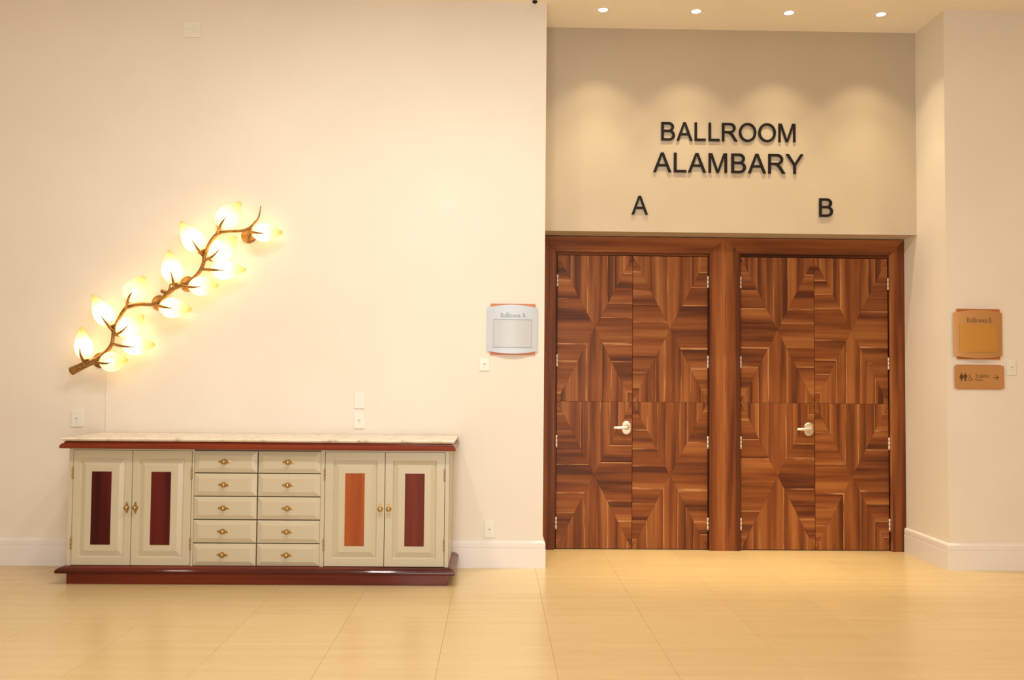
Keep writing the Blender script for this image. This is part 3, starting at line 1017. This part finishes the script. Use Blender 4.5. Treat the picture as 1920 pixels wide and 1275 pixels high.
print_text(pic, 'Toilets', 3.5045, 1.374, 0.018, lambda x: YT + 0.0006, 0.060)
obj('lettering', pic, INK, ts)

# ------------------------------------------------------------------ branch sconce
YS = -0.11


def sp(u, v, y=YS):
    x, z = -3.16022 + 0.00106485 * u + 0.00002535 * v, 2.66040 - 0.00107496 * v + 0.00001167 * u
    k = (6.6 + y) / (6.6 + YS)          # the drawing was measured on the plane y = YS
    return (x * k, y, 1.3747 + (z - 1.3747) * k)


sc = empty('wall_sconce', (sp(700, 720)[0], 0, sp(700, 720)[2]), 'lit gilt branch sconce with many flame-shaped glass buds', 'wall lamp')
stem_pts = [(122, 1190), (205, 1150), (285, 1115), (345, 1068), (388, 1010), (400, 935), (428, 855), (475, 778), (505, 764), (570, 748), (660, 748), (715, 718), (755, 680), (800, 642), (860, 614), (920, 580), (970, 530), (995, 475),
            (1002, 430), (1032, 350), (1085, 282), (1150, 263), (1250, 258), (1302, 238), (1338, 203), (1365, 165), (1379, 90)]
n = len(stem_pts)
rad = [0.030, 0.025, 0.0205, 0.0150, 0.0135] + [0.0130] * 6 + [0.0140, 0.0165, 0.0160, 0.0150] + [0.0130] * 5 + [0.0125, 0.0105, 0.0100, 0.0090, 0.0075, 0.0055, 0.0025]
obj('branch', MB().tube([sp(u, v) for u, v in stem_pts], rad, 12, 5), BRONZE, sc)
obj('broken_stub', MB().tube([sp(765, 672), sp(735, 668), sp(716, 655)], [0.016, 0.014, 0.012], 10, 3), BRONZE, sc)
obj('thorn', MB().tube([sp(760, 680, YS - 0.008), sp(770, 640, YS - 0.012), sp(776, 603, YS - 0.012)], [0.011, 0.007, 0.0012], 8, 3), BRONZE, sc)
for u, v, ru, rv in ((312, 1118, 50, 60), (700, 738, 52, 62), (890, 612, 52, 60), (1296, 290, 48, 60)):
    c = sp(u, v, -0.012)
    mb = MB()
    R = 0.056
    mb.lathe((c[0], 0.0, c[2]), (0, -1, 0), [(0, R), (0.006, R), (0.011, R * 0.93), (0.014, R * 0.55), (0.022, 0.016), (0.03, 0.008)], 28)
    mb.tube([(c[0], -0.012, c[2]), sp(u + 6, v - 6, YS * 0.5), sp(u + 12, v - 14, YS)], [0.013, 0.011, 0.010], 10, 3)
    obj('rosette', mb, BRONZE, sc)

# (base, tip, half-width, thorn path) of every glass bud, in sketch units
BUDS = [
    ((217, 1118), (183, 898), 57, [(207, 1130), (183, 1085), (174, 1028)]),
    ((385, 898), (258, 685), 63, [(395, 925), (350, 870), (312, 820)]),
    ((495, 728), (605, 562), 74, [(482, 772), (500, 700), (526, 663)]),
    ((802, 615), (763, 388), 66, [(802, 635), (790, 580), (775, 518)]),
    ((985, 402), (840, 200), 70, [(992, 425), (950, 370), (915, 310)]),
    ((1098, 238), (1243, 66), 76, [(1087, 275), (1115, 210), (1150, 163)]),
    ((1318, 268), (1524, 270), 62, [(1300, 265), (1350, 272), (1402, 275)]),
    ((1045, 452), (1215, 298), 72, [(1003, 455), (1055, 430), (1106, 377)]),
    ((1040, 522), (1278, 518), 64, [(990, 515), (1070, 520), (1147, 521)]),
    ((898, 632), (1100, 620), 64, [(850, 622), (920, 635), (990, 628)]),
    ((702, 765), (918, 782), 68, [(680, 752), (740, 768), (797, 776)]),
    ((430, 950), (600, 818), 68, [(403, 950), (450, 930), (501, 881)]),
    ((455, 1022), (675, 1016), 65, [(393, 1010), (460, 1025), (547, 1031)]),
    ((312, 1132), (498, 1118), 66, [(288, 1128), (340, 1138), (387, 1133)]),
]
PROF = [(0.0, 0.30), (0.06, 0.52), (0.14, 0.74), (0.24, 0.92), (0.35, 1.0), (0.46, 0.99), (0.57, 0.89), (0.68, 0.72), (0.78, 0.52), (0.87, 0.34), (0.94, 0.21), (0.985, 0.12), (1.0, 0.03)]
for bi, (b0, b1, hw, th) in enumerate(BUDS):
    p0, p1 = Vector(sp(*b0)), Vector(sp(*b1))
    ax = p1 - p0
    L = ax.length
    R = hw * 0.00108
    shade = obj('glass_shade', MB().lathe(p0, ax, [(t * L, r * R) for t, r in PROF], 26, cap=False), GLASS, sc)
    al = shade.data.uv_layers.new(name='along')
    for lp in shade.data.loops:
        w = Vector(shade.data.vertices[lp.vertex_index].co) + WPOS[shade.name] - p0
        al.data[lp.index].uv = (w.dot(ax) / (L * L), 0)
    bl = MB().lathe(p0 + ax * 0.20, ax, [(0, 0.008), (0.012, 0.013), (0.030, 0.017), (0.045, 0.014), (0.056, 0.004)], 14)
    obj('bulb', bl, BULB, shade)
    light_at('bulb_light', 'POINT', p0 + ax * 0.40, shade, 1.8, (1.0, 0.84, 0.55), shadow_soft_size=0.018)
    # gilt cup at the base and the thorn that lies over the glass
    obj('cup', MB().lathe(p0 - ax.normalized() * 0.012, ax, [(0, 0.006), (0.006, 0.011), (0.014, R * 0.34), (0.018, R * 0.40), (0.017, R * 0.30)], 16), BRONZE, sc)
    q = [sp(*th[0], YS - 0.004), sp(*th[1], YS - R * 0.95), sp(*th[2], YS - R - 0.014)]
    obj('thorn', MB().tube(q, [0.0115, 0.0085, 0.0012], 8, 5), BRONZE, sc)

# thin white cable from the sconce down behind the sideboard
cb = obj('cable', MB().tube([(-2.797, -0.006, 1.385), (-2.795, -0.005, 1.20), (-2.792, -0.005, 1.05), (-2.790, -0.003, 0.60)], [0.0035] * 4, 8, 4), WALL,
         label='thin wall-coloured cable running down from the sconce', cat='cable')
